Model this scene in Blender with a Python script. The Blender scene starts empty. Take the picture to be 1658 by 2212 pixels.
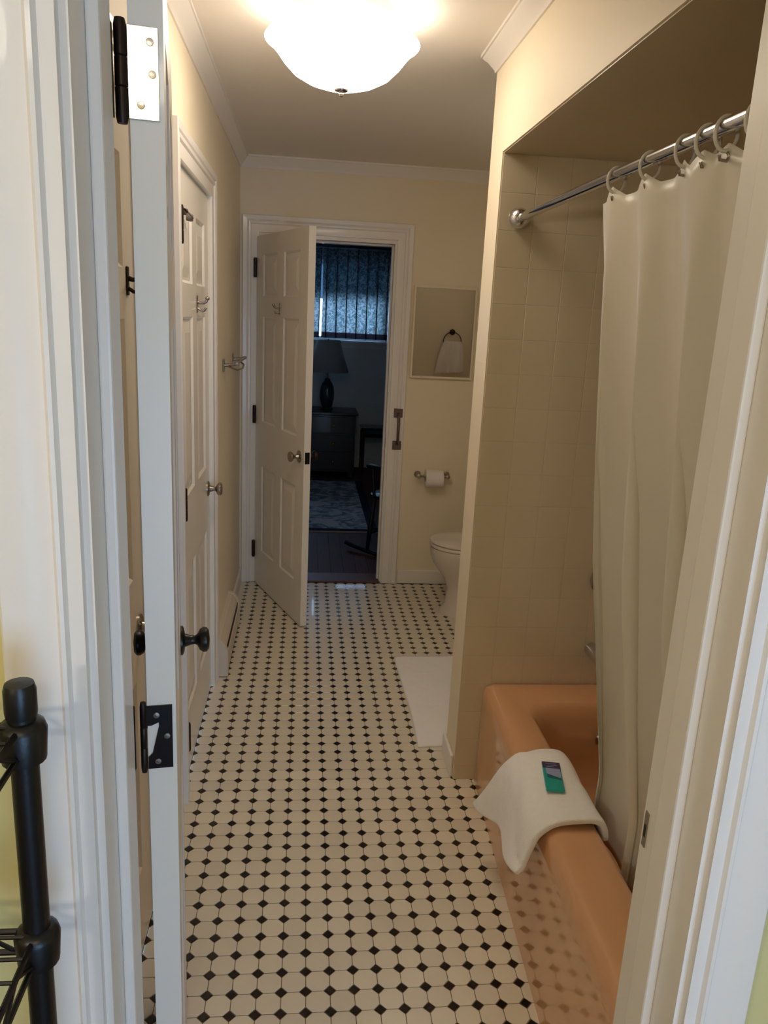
import bpy, bmesh, math, random
from mathutils import Vector, Matrix, noise as mnoise

random.seed(7)
C = bpy.context.scene.collection
R = math.radians
PI = math.pi

# ------------------------------------------------------------------ camera
cam_d = bpy.data.cameras.new('camera')
cam = bpy.data.objects.new('camera', cam_d)
C.objects.link(cam)
CAM_P = Vector((-0.0359, -1.5104, 1.6287))
CR = Vector((0.99419974, -0.09596476, 0.04855548))
CU = Vector((-0.02331051, 0.24846515, 0.96836031))
CF = Vector((0.10499281, 0.96387543, -0.244787))
F_PX = 1670.5
cam.matrix_world = Matrix(((CR.x, CU.x, -CF.x, CAM_P.x), (CR.y, CU.y, -CF.y, CAM_P.y), (CR.z, CU.z, -CF.z, CAM_P.z), (0, 0, 0, 1)))
cam_d.sensor_fit = 'VERTICAL'
cam_d.sensor_height = 36.0
cam_d.sensor_width = 36.0
cam_d.lens = 36.0 * F_PX / 2212.0
cam_d.clip_start = 0.02
bpy.context.scene.camera = cam

# ------------------------------------------------------------------ world, daylight, exposure
world = bpy.data.worlds.new('world')
bpy.context.scene.world = world
world.use_nodes = True
wn = world.node_tree.nodes
wn['Background'].inputs[0].default_value = (0.36, 0.60, 1.0, 1)
wn['Background'].inputs[1].default_value = 6.4

vs = bpy.context.scene.view_settings
vs.view_transform = 'Standard'
vs.look = 'None'
vs.gamma = 1.0
vs.use_curve_mapping = False
vs.exposure = 0.64
cy_ = bpy.context.scene.cycles
cy_.max_bounces = 7
cy_.diffuse_bounces = 5
cy_.glossy_bounces = 3
cy_.caustics_reflective = False
cy_.caustics_refractive = False
cy_.use_adaptive_sampling = True
cy_.adaptive_threshold = 0.03

def area(name, loc, rot, sx, sy, energy, col, portal=False):
    d = bpy.data.lights.new(name, 'AREA')
    d.shape = 'RECTANGLE'
    d.size, d.size_y = sx, sy
    d.energy = energy
    d.color = col
    if portal:
        d.cycles.is_portal = True
    o = bpy.data.objects.new(name, d)
    o.location = loc
    o.rotation_euler = rot
    C.objects.link(o)
    return o

# daylight through the window of the dressing room behind the camera, and portals on both windows
area('window_portal_rear', (0.85, -3.38, 0.85), (R(-90), 0, PI), 1.3, 1.4, 1, (1, 1, 1), True)
area('window_portal_bedroom', (0.01, 6.935, 1.765), (R(-90), 0, 0), 1.58, 0.81, 1, (1, 1, 1), True)
# the dressing room's own lamp, off to the left behind the camera
ld = bpy.data.lights.new('dressing_room_lamp', 'POINT')
ld.energy = 15.0
ld.color = (1.0, 0.93, 0.85)
ld.shadow_soft_size = 0.06
lo = bpy.data.objects.new('dressing_room_lamp', ld)
lo.location = (-1.05, -2.3, 1.75)
C.objects.link(lo)

# ------------------------------------------------------------------ materials
def lin(r, g, b):
    def f(c):
        c /= 255.0
        return c / 12.92 if c <= 0.04045 else ((c + 0.055) / 1.055) ** 2.4
    return (f(r), f(g), f(b), 1.0)

def mat(name, rgb, rough=0.5, metal=0.0, coat=0.0, bump=0.0, bscale=60.0, var=0.0, vscale=4.0, spec=None, transl=None, rnd=0.0):
    m = bpy.data.materials.new(name)
    m.use_nodes = True
    nt = m.node_tree
    n, l = nt.nodes, nt.links
    b = n['Principled BSDF']
    base = lin(*rgb)
    b.inputs['Base Color'].default_value = base
    b.inputs['Roughness'].default_value = rough
    b.inputs['Metallic'].default_value = metal
    b.inputs['Coat Weight'].default_value = coat
    b.inputs['Coat Roughness'].default_value = 0.04
    if spec is not None:
        b.inputs['Specular IOR Level'].default_value = spec
    tc = n.new('ShaderNodeTexCoord')
    col_out = None
    if var > 0:
        nz = n.new('ShaderNodeTexNoise')
        nz.inputs['Scale'].default_value = vscale
        nz.inputs['Detail'].default_value = 4
        l.new(tc.outputs['Object'], nz.inputs['Vector'])
        mx = n.new('ShaderNodeMix')
        mx.data_type = 'RGBA'
        mx.inputs['A'].default_value = tuple(c * (1 - var) for c in base[:3]) + (1,)
        mx.inputs['B'].default_value = tuple(min(1, c * (1 + var)) for c in base[:3]) + (1,)
        l.new(nz.outputs['Fac'], mx.inputs['Factor'])
        col_out = mx.outputs['Result']
    if rnd > 0:
        oi = n.new('ShaderNodeObjectInfo')
        hs = n.new('ShaderNodeHueSaturation')
        mr = n.new('ShaderNodeMapRange')
        mr.inputs['To Min'].default_value = 1 - rnd
        mr.inputs['To Max'].default_value = 1 + rnd
        l.new(oi.outputs['Random'], mr.inputs['Value'])
        l.new(mr.outputs['Result'], hs.inputs['Value'])
        if col_out:
            l.new(col_out, hs.inputs['Color'])
        else:
            hs.inputs['Color'].default_value = base
        col_out = hs.outputs['Color']
    if col_out:
        l.new(col_out, b.inputs['Base Color'])
    if bump > 0:
        nz2 = n.new('ShaderNodeTexNoise')
        nz2.inputs['Scale'].default_value = bscale
        nz2.inputs['Detail'].default_value = 3
        l.new(tc.outputs['Object'], nz2.inputs['Vector'])
        bp = n.new('ShaderNodeBump')
        bp.inputs['Strength'].default_value = bump
        bp.inputs['Distance'].default_value = 0.004
        l.new(nz2.outputs['Fac'], bp.inputs['Height'])
        l.new(bp.outputs['Normal'], b.inputs['Normal'])
    if transl:
        tr = n.new('ShaderNodeBsdfTranslucent')
        tr.inputs['Color'].default_value = base
        if col_out:
            l.new(col_out, tr.inputs['Color'])
        ms = n.new('ShaderNodeMixShader')
        ms.inputs['Fac'].default_value = transl
        l.new(b.outputs['BSDF'], ms.inputs[1])
        l.new(tr.outputs['BSDF'], ms.inputs[2])
        l.new(ms.outputs['Shader'], n['Material Output'].inputs['Surface'])
    return m

M = {}
M['wall'] = mat('cream_wall_paint', (238, 225, 200), 0.55, bump=0.05, bscale=120, var=0.015)
M['ceiling'] = mat('ceiling_paint', (238, 230, 220), 0.7, bump=0.04, bscale=90, var=0.015)
M['trim'] = mat('white_trim_enamel', (236, 230, 222), 0.35, coat=0.15, bump=0.02, bscale=40, var=0.01)
M['door'] = mat('white_door_enamel', (235, 228, 216), 0.32, coat=0.2, bump=0.02, bscale=40, var=0.01)
M['octagon'] = mat('cream_octagon_tile', (228, 218, 198), 0.28, coat=0.25, var=0.03, vscale=20, rnd=0.06)
M['dot'] = mat('black_dot_tile', (24, 15, 12), 0.22, coat=0.3, rnd=0.2)
M['grout'] = mat('grey_brown_grout', (118, 106, 88), 0.85, bump=0.2, bscale=300, var=0.1, vscale=15)
M['walltile'] = mat('almond_glazed_tile', (216, 203, 178), 0.22, coat=0.3, var=0.012, vscale=9, rnd=0.012)
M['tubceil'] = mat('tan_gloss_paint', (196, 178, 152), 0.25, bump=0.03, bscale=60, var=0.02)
M['tilegrout'] = mat('almond_tile_grout', (214, 200, 174), 0.6, bump=0.05, bscale=300)
M['tub'] = mat('peach_enamel', (212, 160, 116), 0.10, coat=0.6, var=0.01)
M['chrome'] = mat('chrome', (215, 215, 220), 0.10, metal=1.0, var=0.01)
M['nickel'] = mat('satin_nickel', (168, 158, 148), 0.26, metal=1.0, var=0.03, vscale=30)
M['steel'] = mat('bright_steel', (205, 203, 200), 0.16, metal=1.0, var=0.05, vscale=40)
M['bronze'] = mat('dark_bronze', (52, 40, 32), 0.4, metal=0.7, var=0.08, vscale=40)
M['pull'] = mat('brown_grey_metal', (120, 98, 90), 0.35, metal=0.85, var=0.06, vscale=40)
M['black_metal'] = mat('black_enamel_metal', (16, 14, 13), 0.35, var=0.1, vscale=40)
M['dark_hinge'] = mat('dark_reflection_steel', (46, 40, 38), 0.3, metal=0.8, var=0.2, vscale=60)  # hinge steel with its dark reflection put into the colour
M['rack'] = mat('black_rack_coating', (14, 14, 15), 0.38, bump=0.05, bscale=200, var=0.1, vscale=40)
M['vinyl'] = mat('cream_vinyl_curtain', (236, 229, 214), 0.38, bump=0.03, bscale=30, transl=0.12, var=0.012)
M['ringplastic'] = mat('clear_white_plastic_ring', (236, 230, 222), 0.25, transl=0.2, var=0.02)
M['terry'] = mat('white_terry_cloth', (246, 243, 240), 0.95, bump=0.5, bscale=420, var=0.03, vscale=60, spec=0.1)
M['porcelain'] = mat('white_porcelain', (226, 216, 204), 0.12, coat=0.5, var=0.008)
M['paper'] = mat('white_tissue_paper', (236, 230, 226), 0.95, bump=0.15, bscale=150, var=0.01)
M['card'] = mat('paper_core_card', (150, 118, 84), 0.9, var=0.05)
M['mirror'] = mat('mirror_silvering', (212, 208, 200), 0.02, metal=1.0, var=0.004)
M['heater'] = mat('heater_white_enamel', (214, 202, 184), 0.4, bump=0.02, var=0.015)
M['slot'] = mat('heater_dark_interior', (36, 28, 22), 0.7, var=0.1)
M['threshold'] = mat('brown_threshold_wood', (92, 60, 44), 0.4, var=0.2, vscale=14)
M['bedwall'] = mat('bedroom_wall_paint', (214, 220, 222), 0.7, bump=0.05, bscale=100, var=0.015)
M['bedceil'] = mat('bedroom_ceiling_paint', (205, 208, 210), 0.8, bump=0.05, bscale=100, var=0.015)
M['darkwood'] = mat('dark_stained_wood', (44, 27, 20), 0.35, coat=0.2, var=0.3, vscale=12)
M['blackwood'] = mat('black_painted_wood', (14, 12, 12), 0.25, coat=0.4, var=0.1)
M['brass'] = mat('aged_brass', (130, 100, 58), 0.35, metal=1.0, var=0.1, vscale=30)
M['shade'] = mat('linen_lampshade', (190, 186, 178), 0.9, bump=0.3, bscale=300, transl=0.3, var=0.03)
M['ceramic'] = mat('dark_blue_ceramic', (34, 44, 52), 0.15, coat=0.4, var=0.4, vscale=18)
M['sill'] = mat('white_window_paint', (226, 228, 228), 0.4, var=0.01)
M['blind'] = mat('added_blind_cloth', (170, 186, 196), 0.8, var=0.02, transl=0.5)  # cloth of the added piece that darkens the upper bedroom window
M['teal'] = mat('teal_printed_card', (16, 158, 150), 0.35, coat=0.2, var=0.04, vscale=40)
M['plum'] = mat('dark_plum_print', (62, 52, 84), 0.4, var=0.08, vscale=90)
M['lilac'] = mat('pale_lilac_print', (150, 158, 196), 0.4, var=0.08, vscale=50)
M['deepteal'] = mat('deep_teal_print', (8, 104, 112), 0.4, var=0.05, vscale=50)
M['rearwall'] = mat('pale_yellow_wall_paint', (214, 203, 142), 0.6, bump=0.05, bscale=100, var=0.015)
M['rearfloor'] = mat('oak_floor_boards', (84, 62, 44), 0.5, var=0.15, vscale=8)
M['rubber'] = mat('grey_rubber_pad', (110, 100, 92), 0.8, var=0.05)

def plank_mat():
    m = mat('red_brown_floorboard', (78, 44, 34), 0.55, spec=0.25, rnd=0.18)
    nt = m.node_tree
    n, l = nt.nodes, nt.links
    tc = n.new('ShaderNodeTexCoord')
    mp = n.new('ShaderNodeMapping')
    mp.inputs['Scale'].default_value = (30, 1.5, 30)
    nz = n.new('ShaderNodeTexNoise')
    nz.inputs['Scale'].default_value = 3
    nz.inputs['Detail'].default_value = 6
    l.new(tc.outputs['Object'], mp.inputs['Vector'])
    l.new(mp.outputs['Vector'], nz.inputs['Vector'])
    hs = [x for x in n if x.type == 'HUE_SAT'][0]
    mx = n.new('ShaderNodeMix')
    mx.data_type = 'RGBA'
    mx.inputs['A'].default_value = lin(52, 28, 22)
    mx.inputs['B'].default_value = lin(102, 60, 44)
    l.new(nz.outputs['Fac'], mx.inputs['Factor'])
    l.new(mx.outputs['Result'], hs.inputs['Color'])
    return m
M['plank'] = plank_mat()

def mottled(name, c0, c1, p0, p1, scale, detail, transl=0.0):
    m = bpy.data.materials.new(name)
    m.use_nodes = True
    nt = m.node_tree
    n, l = nt.nodes, nt.links
    b = n['Principled BSDF']
    b.inputs['Roughness'].default_value = 0.92
    b.inputs['Specular IOR Level'].default_value = 0.15
    tc = n.new('ShaderNodeTexCoord')
    nz = n.new('ShaderNodeTexNoise')
    nz.inputs['Scale'].default_value = scale
    nz.inputs['Detail'].default_value = detail
    nz.inputs['Distortion'].default_value = 1.2
    l.new(tc.outputs['Object'], nz.inputs['Vector'])
    cr = n.new('ShaderNodeValToRGB')
    cr.color_ramp.elements[0].position = p0
    cr.color_ramp.elements[0].color = lin(*c0)
    cr.color_ramp.elements[1].position = p1
    cr.color_ramp.elements[1].color = lin(*c1)
    l.new(nz.outputs['Fac'], cr.inputs['Fac'])
    l.new(cr.outputs['Color'], b.inputs['Base Color'])
    if transl:
        tr = n.new('ShaderNodeBsdfTranslucent')
        l.new(cr.outputs['Color'], tr.inputs['Color'])
        ms = n.new('ShaderNodeMixShader')
        ms.inputs['Fac'].default_value = transl
        l.new(b.outputs['BSDF'], ms.inputs[1])
        l.new(tr.outputs['BSDF'], ms.inputs[2])
        l.new(ms.outputs['Shader'], n['Material Output'].inputs['Surface'])
    return m
M['rug'] = mottled('woven_rug_field', (112, 122, 138), (190, 192, 190), 0.42, 0.6, 9, 3)
M['rugborder'] = mat('dark_rug_border', (38, 46, 60), 0.95, var=0.3, vscale=40, spec=0.1)
M['rugfringe'] = mat('pale_rug_edge', (150, 140, 126), 0.95, var=0.1, vscale=60, spec=0.1)

M['drape'] = mottled('floral_drape_fabric', (104, 120, 118), (184, 190, 188), 0.40, 0.62, 34, 3, 0.40)
M['drapehem'] = mat('dark_drape_hem', (70, 60, 66), 0.9, var=0.2, vscale=40, transl=0.15)

def glass_mat():
    m = bpy.data.materials.new('window_glass')
    m.use_nodes = True
    nt = m.node_tree
    n, l = nt.nodes, nt.links
    n.remove(n['Principled BSDF'])
    t = n.new('ShaderNodeBsdfTransparent')
    t.inputs['Color'].default_value = (0.95, 0.97, 0.97, 1)
    g = n.new('ShaderNodeBsdfGlossy')
    g.inputs['Roughness'].default_value = 0.02
    fr = n.new('ShaderNodeFresnel')
    fr.inputs['IOR'].default_value = 1.45
    ms = n.new('ShaderNodeMixShader')
    l.new(fr.outputs['Fac'], ms.inputs['Fac'])
    l.new(t.outputs['BSDF'], ms.inputs[1])
    l.new(g.outputs['BSDF'], ms.inputs[2])
    l.new(ms.outputs['Shader'], n['Material Output'].inputs['Surface'])
    return m
M['glass'] = glass_mat()

def emit_mat(name, col, s):
    m = bpy.data.materials.new(name)
    m.use_nodes = True
    nt = m.node_tree
    n, l = nt.nodes, nt.links
    n.remove(n['Principled BSDF'])
    e = n.new('ShaderNodeEmission')
    e.inputs['Color'].default_value = col
    e.inputs['Strength'].default_value = s
    l.new(e.outputs['Emission'], n['Material Output'].inputs['Surface'])
    return m
M['lampglass'] = emit_mat('lit_alabaster_glass', (1.0, 0.87, 0.71, 1), 8.9)
M['lampliner'] = emit_mat('lamp_bowl_inner_glow', (1.0, 0.86, 0.69, 1), 5.0)
M['vanityglass'] = emit_mat('lit_vanity_tube', (1.0, 0.96, 0.92, 1), 6.0)

M['lampglass_rear'] = emit_mat('lit_opal_glass', (1.0, 0.87, 0.72, 1), 17.5)

# ------------------------------------------------------------------ mesh helpers
class MB:
    def __init__(s):
        s.v, s.f = [], []

    def add(s, vs_, fs):
        o = len(s.v)
        s.v += [tuple(p) for p in vs_]
        s.f += [tuple(i + o for i in q) for q in fs]
        return s

    def box(s, x0, x1, y0, y1, z0, z1):
        return s.add([(x0, y0, z0), (x1, y0, z0), (x1, y1, z0), (x0, y1, z0), (x0, y0, z1), (x1, y0, z1), (x1, y1, z1), (x0, y1, z1)],
                     [(0, 3, 2, 1), (4, 5, 6, 7), (0, 1, 5, 4), (1, 2, 6, 5), (2, 3, 7, 6), (3, 0, 4, 7)])

    def loft(s, loops, cap0=True, cap1=True):
        n = len(loops[0])
        vs_ = [p for lp in loops for p in lp]
        fs = []
        for k in range(len(loops) - 1):
            for i in range(n):
                j = (i + 1) % n
                fs.append((k * n + i, k * n + j, (k + 1) * n + j, (k + 1) * n + i))
        if cap0:
            fs.append(tuple(range(n))[::-1])
        if cap1:
            fs.append(tuple(range((len(loops) - 1) * n, len(loops) * n)))
        return s.add(vs_, fs)

    def lathe(s, prof, o=(0, 0, 0), axis=(0, 0, 1), n=24, cap=True):
        a = Vector(axis).normalized()
        q = Vector((0, 0, 1)).rotation_difference(a)
        o = Vector(o)
        loops = []
        for r, h in prof:
            loops.append([o + q @ Vector((max(r, 1e-5) * math.cos(2 * PI * i / n), max(r, 1e-5) * math.sin(2 * PI * i / n), h)) for i in range(n)])
        return s.loft(loops, cap, cap)

    def tube(s, pts, r, n=10, closed=False, cap=True):
        pts = [Vector(p) for p in pts]
        m = len(pts)
        loops = []
        up = None
        for i, p in enumerate(pts):
            if closed:
                t = (pts[(i + 1) % m] - pts[i - 1]).normalized()
            else:
                t = (pts[min(i + 1, m - 1)] - pts[max(i - 1, 0)]).normalized()
            if up is None:
                up = t.orthogonal().normalized()
            up = (up - t * up.dot(t)).normalized()
            bi = t.cross(up)
            rr = r[i] if isinstance(r, (list, tuple)) else r
            loops.append([p + (up * math.cos(2 * PI * k / n) + bi * math.sin(2 * PI * k / n)) * rr for k in range(n)])
        if closed:
            loops.append(loops[0])
            return s.loft(loops, False, False)
        return s.loft(loops, cap, cap)

    def xf(s, mtx):
        s.v = [tuple(mtx @ Vector(p)) for p in s.v]
        return s

    def build(s, name, m, parent=None, smooth=None, bevel=0, seg=2, sub=0, solid=0, soff=0):
        me = bpy.data.meshes.new(name)
        me.from_pydata(s.v, [], s.f)
        me.validate()
        bm = bmesh.new()
        bm.from_mesh(me)
        bmesh.ops.remove_doubles(bm, verts=bm.verts, dist=1e-6)
        bmesh.ops.recalc_face_normals(bm, faces=bm.faces)
        bm.to_mesh(me)
        bm.free()
        me.materials.append(m)
        if smooth is not None:
            me.shade_smooth()
            me.set_sharp_from_angle(angle=R(smooth))
        o = bpy.data.objects.new(name, me)
        C.objects.link(o)
        if parent:
            o.parent = parent
        if bevel:
            b = o.modifiers.new('bevel', 'BEVEL')
            b.width = bevel
            b.segments = seg
            b.limit_method = 'ANGLE'
        if solid:
            b = o.modifiers.new('solid', 'SOLIDIFY')
            b.thickness = solid
            b.offset = soff
        if sub:
            b = o.modifiers.new('sub', 'SUBSURF')
            b.levels = b.render_levels = sub
        return o

def empty(name, loc=(0, 0, 0), rz=0):
    o = bpy.data.objects.new(name, None)
    o.location = loc
    o.rotation_euler = (0, 0, rz)
    o.empty_display_size = 0.1
    C.objects.link(o)
    return o

def tag(o, label=None, cat=None, group=None, kind=None):
    if label:
        o['label'] = label
    if cat:
        o['category'] = cat
    if group:
        o['group'] = group
    if kind:
        o['kind'] = kind
    return o

def struct(o, label=None):
    return tag(o, label, kind='structure')

def box(name, m, x0, x1, y0, y1, z0, z1, parent=None, bevel=0, seg=2):
    return MB().box(x0, x1, y0, y1, z0, z1).build(name, m, parent, bevel=bevel, seg=seg)

def link_copy(o, parent=None):
    c = o.copy()
    C.objects.link(c)
    if parent:
        c.parent = parent
    return c

def project(p):
    d = Vector(p) - CAM_P
    z = d.dot(CF)
    if z < 0.05:
        return None
    return 829 + F_PX * d.dot(CR) / z, 1106 - F_PX * d.dot(CU) / z, z

# ------------------------------------------------------------------ layout (metres)
P = 0.050800 * 1.185          # floor tile pitch
XL = -0.415                   # left wall
XR = 1.345                    # right wall
YE0, YE1 = -0.755, -0.61      # entry wall, dressing-room side and bathroom side
YF0, YF1 = 3.09, 3.23         # far wall
ZC = 2.44
XP = 0.535                    # partition end / soffit face
YP0, YP1 = 0.955, 1.115       # partition
ZS = 2.12                     # soffit underside
JL, JR = -0.241, 0.450         # entry opening
YB = 6.90                     # bedroom far wall

# ------------------------------------------------------------------ bathroom floor
floor = box('floor', M['grout'], XL - 0.1, XR + 0.05, YE0, YF0, -0.08, -0.0016)
struct(floor, 'bathroom floor of cream octagon tiles with black dots')

def octa(h, k, z):
    return [(h, -h + k, z), (h, h - k, z), (h - k, h, z), (-h + k, h, z), (-h, h - k, z), (-h, -h + k, z), (-h + k, -h, z), (h - k, -h, z)]
G = 0.0018
hO, kO = P / 2 - G / 2, 0.236 * P + G * 0.6
def octa_loops(cx, cy):
    lp = []
    for ins, z in ((0, -0.006), (0, -0.0009), (0.0011, 0.0)):
        lp.append([(cx + a, cy + b, c) for a, b, c in octa(hO - ins, kO - ins * 0.4, z)])
    return lp
def diam_loops(cx, cy):
    lp = []
    for ins, z in ((0, -0.006), (0, -0.0009), (0.0011, 0.0)):
        d = 0.228 * P - ins
        lp.append([(cx + d, cy, z), (cx, cy + d, z), (cx - d, cy, z), (cx, cy - d, z)])
    return lp

def on_floor(x, y):
    if x < XL - P * 0.5 or x > XR or y < YE1 - 0.03 or y > YF0 - P * 0.3:
        return False
    if y < YP0 and x > 0.65:          # under the bathtub
        return False
    if YP0 + 0.03 < y < YP1 - 0.03 and x > XP + 0.03:
        return False
    return True

def seen(x, y):
    q = project((x, y, 0))
    if q is None or not (380 < q[0] < 1400 and q[1] < 2230):
        return 1e9
    if x > 0.64 and y < YP0:
        return 1e9
    if y < 0.09 and x < -0.29 + (0.09 - y) * 0.12:   # behind the open entry door
        return 1e9
    if y < 0.83 and x < -0.40:
        return 1e9
    return q[2]

def lay(name, loops_fn, off, m, rest_name):
    cells = []
    for i in range(-8, 24):
        for j in range(-14, 54):
            x, y = (i + off) * P, (j + off) * P
            if on_floor(x, y):
                cells.append((seen(x, y), x, y))
    cells.sort()
    first = MB().loft(loops_fn(0, 0), False, True).build(name, m, floor)
    for k, (d, x, y) in enumerate(cells[:300]):
        o = first if k == 0 else link_copy(first, floor)
        o.location = (x, y, 0)
        o.rotation_euler = (0, 0, 0)
    mb = MB()
    for d, x, y in cells[300:]:
        mb.loft(loops_fn(x, y), False, True)
    o = mb.build(rest_name, m, floor)
    tag(o, kind='stuff')
lay('octagon_tile', octa_loops, 0.5, M['octagon'], 'octagon_tile_field')
lay('dot_tile', diam_loops, 0.0, M['dot'], 'dot_tile_field')

thr = box('trim_1', M['threshold'], -0.32, 0.46, YF0 - 0.012, YF1 + 0.01, -0.05, 0.010, bevel=0.004)
struct(thr, 'brown wooden threshold under the far bedroom doorway')
thr2 = box('trim_2', M['threshold'], JL, JR, YE0 - 0.01, YE1 - 0.02, -0.05, 0.008, bevel=0.004)
struct(thr2, 'brown wooden threshold under the near entry doorway')

# ------------------------------------------------------------------ walls and ceiling
# left wall with two door openings
ND0, ND1 = -0.42, 0.34        # near closet door leaf
FD0, FD1 = 0.92, 1.68         # far closet door leaf
HD = 2.035
wl = MB()
for y0, y1, z0 in ((YE1, ND0 - 0.004, 0), (ND0 - 0.004, ND1 + 0.004, HD + 0.004), (ND1 + 0.004, FD0 - 0.004, 0), (FD0 - 0.004, FD1 + 0.004, HD + 0.004), (FD1 + 0.004, YF0, 0)):
    wl.box(XL - 0.1, XL, y0, y1, z0, ZC)
struct(wl.build('wall_left', M['wall']), 'cream painted left bathroom wall with two closet doors')

wf = MB()
wf.box(XL - 0.1, -0.333, YF0, YF1, 0, ZC)
wf.box(0.475, XR + 0.1, YF0, YF1, 0, ZC)
wf.box(-0.333, 0.475, YF0, YF1, 2.05, ZC)
struct(wf.build('wall_far', M['wall']), 'cream painted far bathroom wall around the bedroom doorway')

struct(box('wall_right', M['wall'], XR, XR + 0.1, YE1, YF0, 0, ZC), 'cream painted right wall behind toilet and bathtub')
struct(box('wall_partition', M['wall'], XP, XR, YP0, YP1, 0, ZC), 'narrow cream partition wall between bathtub and toilet')
struct(box('wall_soffit', M['wall'], XP, XR, YE1, YP0, ZS + 0.004, ZC), 'dropped cream soffit above the bathtub')
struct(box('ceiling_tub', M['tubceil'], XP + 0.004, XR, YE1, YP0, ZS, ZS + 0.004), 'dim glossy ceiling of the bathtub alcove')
struct(box('ceiling', M['ceiling'], XL - 0.1, XR + 0.1, YE1, YF0, ZC, ZC + 0.08), 'off white bathroom ceiling with round lamp')

we = MB()
we.box(-1.9, JL - 0.02, YE0, YE1, 0, ZC)
we.box(JR + 0.02, 1.9, YE0, YE1, 0, ZC)
we.box(JL - 0.02, JR + 0.02, YE0, YE1, 2.06, ZC)
struct(we.build('wall_entry', M['rearwall']), 'pale yellow wall around the near doorway')

# dressing room where the camera stands
struct(box('floor_dressing', M['rearfloor'], -1.9, 1.9, -3.5, YE0, -0.08, 0.0), 'wooden floor of the dressing room')
struct(box('ceiling_dressing', M['ceiling'], -1.9, 1.9, -3.5, YE0, ZC, ZC + 0.08), 'dressing room ceiling')
struct(box('wall_dressing_left', M['rearwall'], -2.0, -1.9, -3.5, YE0, 0, ZC), 'dressing room left wall')
struct(box('wall_dressing_right', M['rearwall'], 1.9, 2.0, -3.5, YE0, 0, ZC), 'dressing room right wall')
wb = MB()
wb.box(-1.9, 0.2, -3.5, -3.4, 0, ZC)
wb.box(1.5, 1.9, -3.5, -3.4, 0, ZC)
wb.box(0.2, 1.5, -3.5, -3.4, 0, 0.15)
wb.box(0.2, 1.5, -3.5, -3.4, 1.55, ZC)
struct(wb.build('wall_dressing_rear', M['rearwall']), 'dressing room rear wall with a window')
w2 = empty('window_2', (0.85, -3.45, 0.15))
struct(w2, 'sash window of the dressing room')
fr = MB()
for a, b, c, d in ((-0.65, -0.6, 0, 1.4), (0.6, 0.65, 0, 1.4), (-0.6, 0.6, 0, 0.05), (-0.6, 0.6, 1.35, 1.4), (-0.6, 0.6, 0.68, 0.73)):
    fr.box(a, b, -0.03, 0.03, c, d)
fr.build('window_frame', M['sill'], w2)
box('pane', M['glass'], -0.6, 0.6, -0.003, 0.003, 0.05, 1.35, w2)

# ------------------------------------------------------------------ crown moulding (one mitred run)
def crown():
    prof = [(0.0, -0.060), (0.006, -0.060), (0.008, -0.052), (0.014, -0.044), (0.027, -0.026), (0.038, -0.016), (0.041, -0.010), (0.046, -0.009), (0.046, 0.0), (0.0, 0.0)]
    path = [(XL, YE1), (XL, YF0), (XR, YF0), (XR, YP1), (XP, YP1), (XP, YE1)]
    n = len(path)
    mb = MB()
    loops = []
    for i, p in enumerate(path):
        p = Vector(p)
        a = (p - Vector(path[i - 1])).normalized()
        b = (Vector(path[(i + 1) % n]) - p).normalized()
        na, nb = Vector((a.y, -a.x)), Vector((b.y, -b.x))
        mtr = (na + nb) / (1 + na.dot(nb))
        loops.append([(p.x + mtr.x * w, p.y + mtr.y * w, ZC + z) for w, z in prof])
    mb.loft(loops + [loops[0]], False, False)
    return mb.build('trim_3', M['trim'], smooth=35)
struct(crown(), 'white crown moulding around the bathroom ceiling')

# ------------------------------------------------------------------ casings
def casing(name, label, a0, a1, top, to_world, prof, m=None, z0=0.0):
    """a0..a1 opening edges, to_world(a, depth, z); three mitred boards"""
    root = empty(name, to_world((a0 + a1) / 2, 0, 0))
    struct(root, label)
    inv = Matrix.Translation(-Vector(root.location))
    def board(pts_fn):
        mb = MB()
        loops = [pts_fn(w, d) for w, d in prof]
        k = len(loops)
        mb.add([p for lp in loops for p in lp], [(i * 2, i * 2 + 1, (i + 1) * 2 + 1, (i + 1) * 2) for i in range(k - 1)] + [((k - 1) * 2, (k - 1) * 2 + 1, 1, 0), tuple(i * 2 for i in range(k)), tuple(i * 2 + 1 for i in range(k))[::-1]])
        mb.xf(inv)
        mb.build('casing_board', m or M['trim'], root, smooth=30)
    board(lambda w, d: [to_world(a0 - w, d, z0), to_world(a0 - w, d, top + w)])
    board(lambda w, d: [to_world(a0 - w, d, top + w), to_world(a1 + w, d, top + w)])
    board(lambda w, d: [to_world(a1 + w, d, top + w), to_world(a1 + w, d, z0)])
    return root

CAS = [(0, 0), (0, 0.011), (0.010, 0.013), (0.04, 0.012), (0.046, 0.017), (0.054, 0.018), (0.06, 0.0145), (0.066, 0.019), (0.086, 0.021), (0.09, 0.018), (0.09, 0)]
CASE = [(0, 0), (0, 0.012), (0.014, 0.013), (0.017, 0.019), (0.021, 0.020), (0.025, 0.015), (0.045, 0.0165), (0.060, 0.022), (0.074, 0.022), (0.077, 0.019), (0.077, 0)]
casing('trim_4', 'white moulded casing around the near closet door in the left wall', ND0 - 0.002, ND1 + 0.002, HD + 0.004, lambda a, d, z: (XL + d, a, z), CAS)
casing('trim_5', 'white moulded casing around the far closet door in the left wall', FD0 - 0.002, FD1 + 0.002, HD + 0.004, lambda a, d, z: (XL + d, a, z), CAS)
casing('trim_6', 'white moulded casing around the bedroom doorway', -0.311, 0.468, 2.05, lambda a, d, z: (a, YF0 - d, z), CAS)
casing('trim_7', 'white moulded casing framing the near doorway', JL - 0.008, JR + 0.007, 2.053, lambda a, d, z: (a, YE0 - d, z), CASE)

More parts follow.
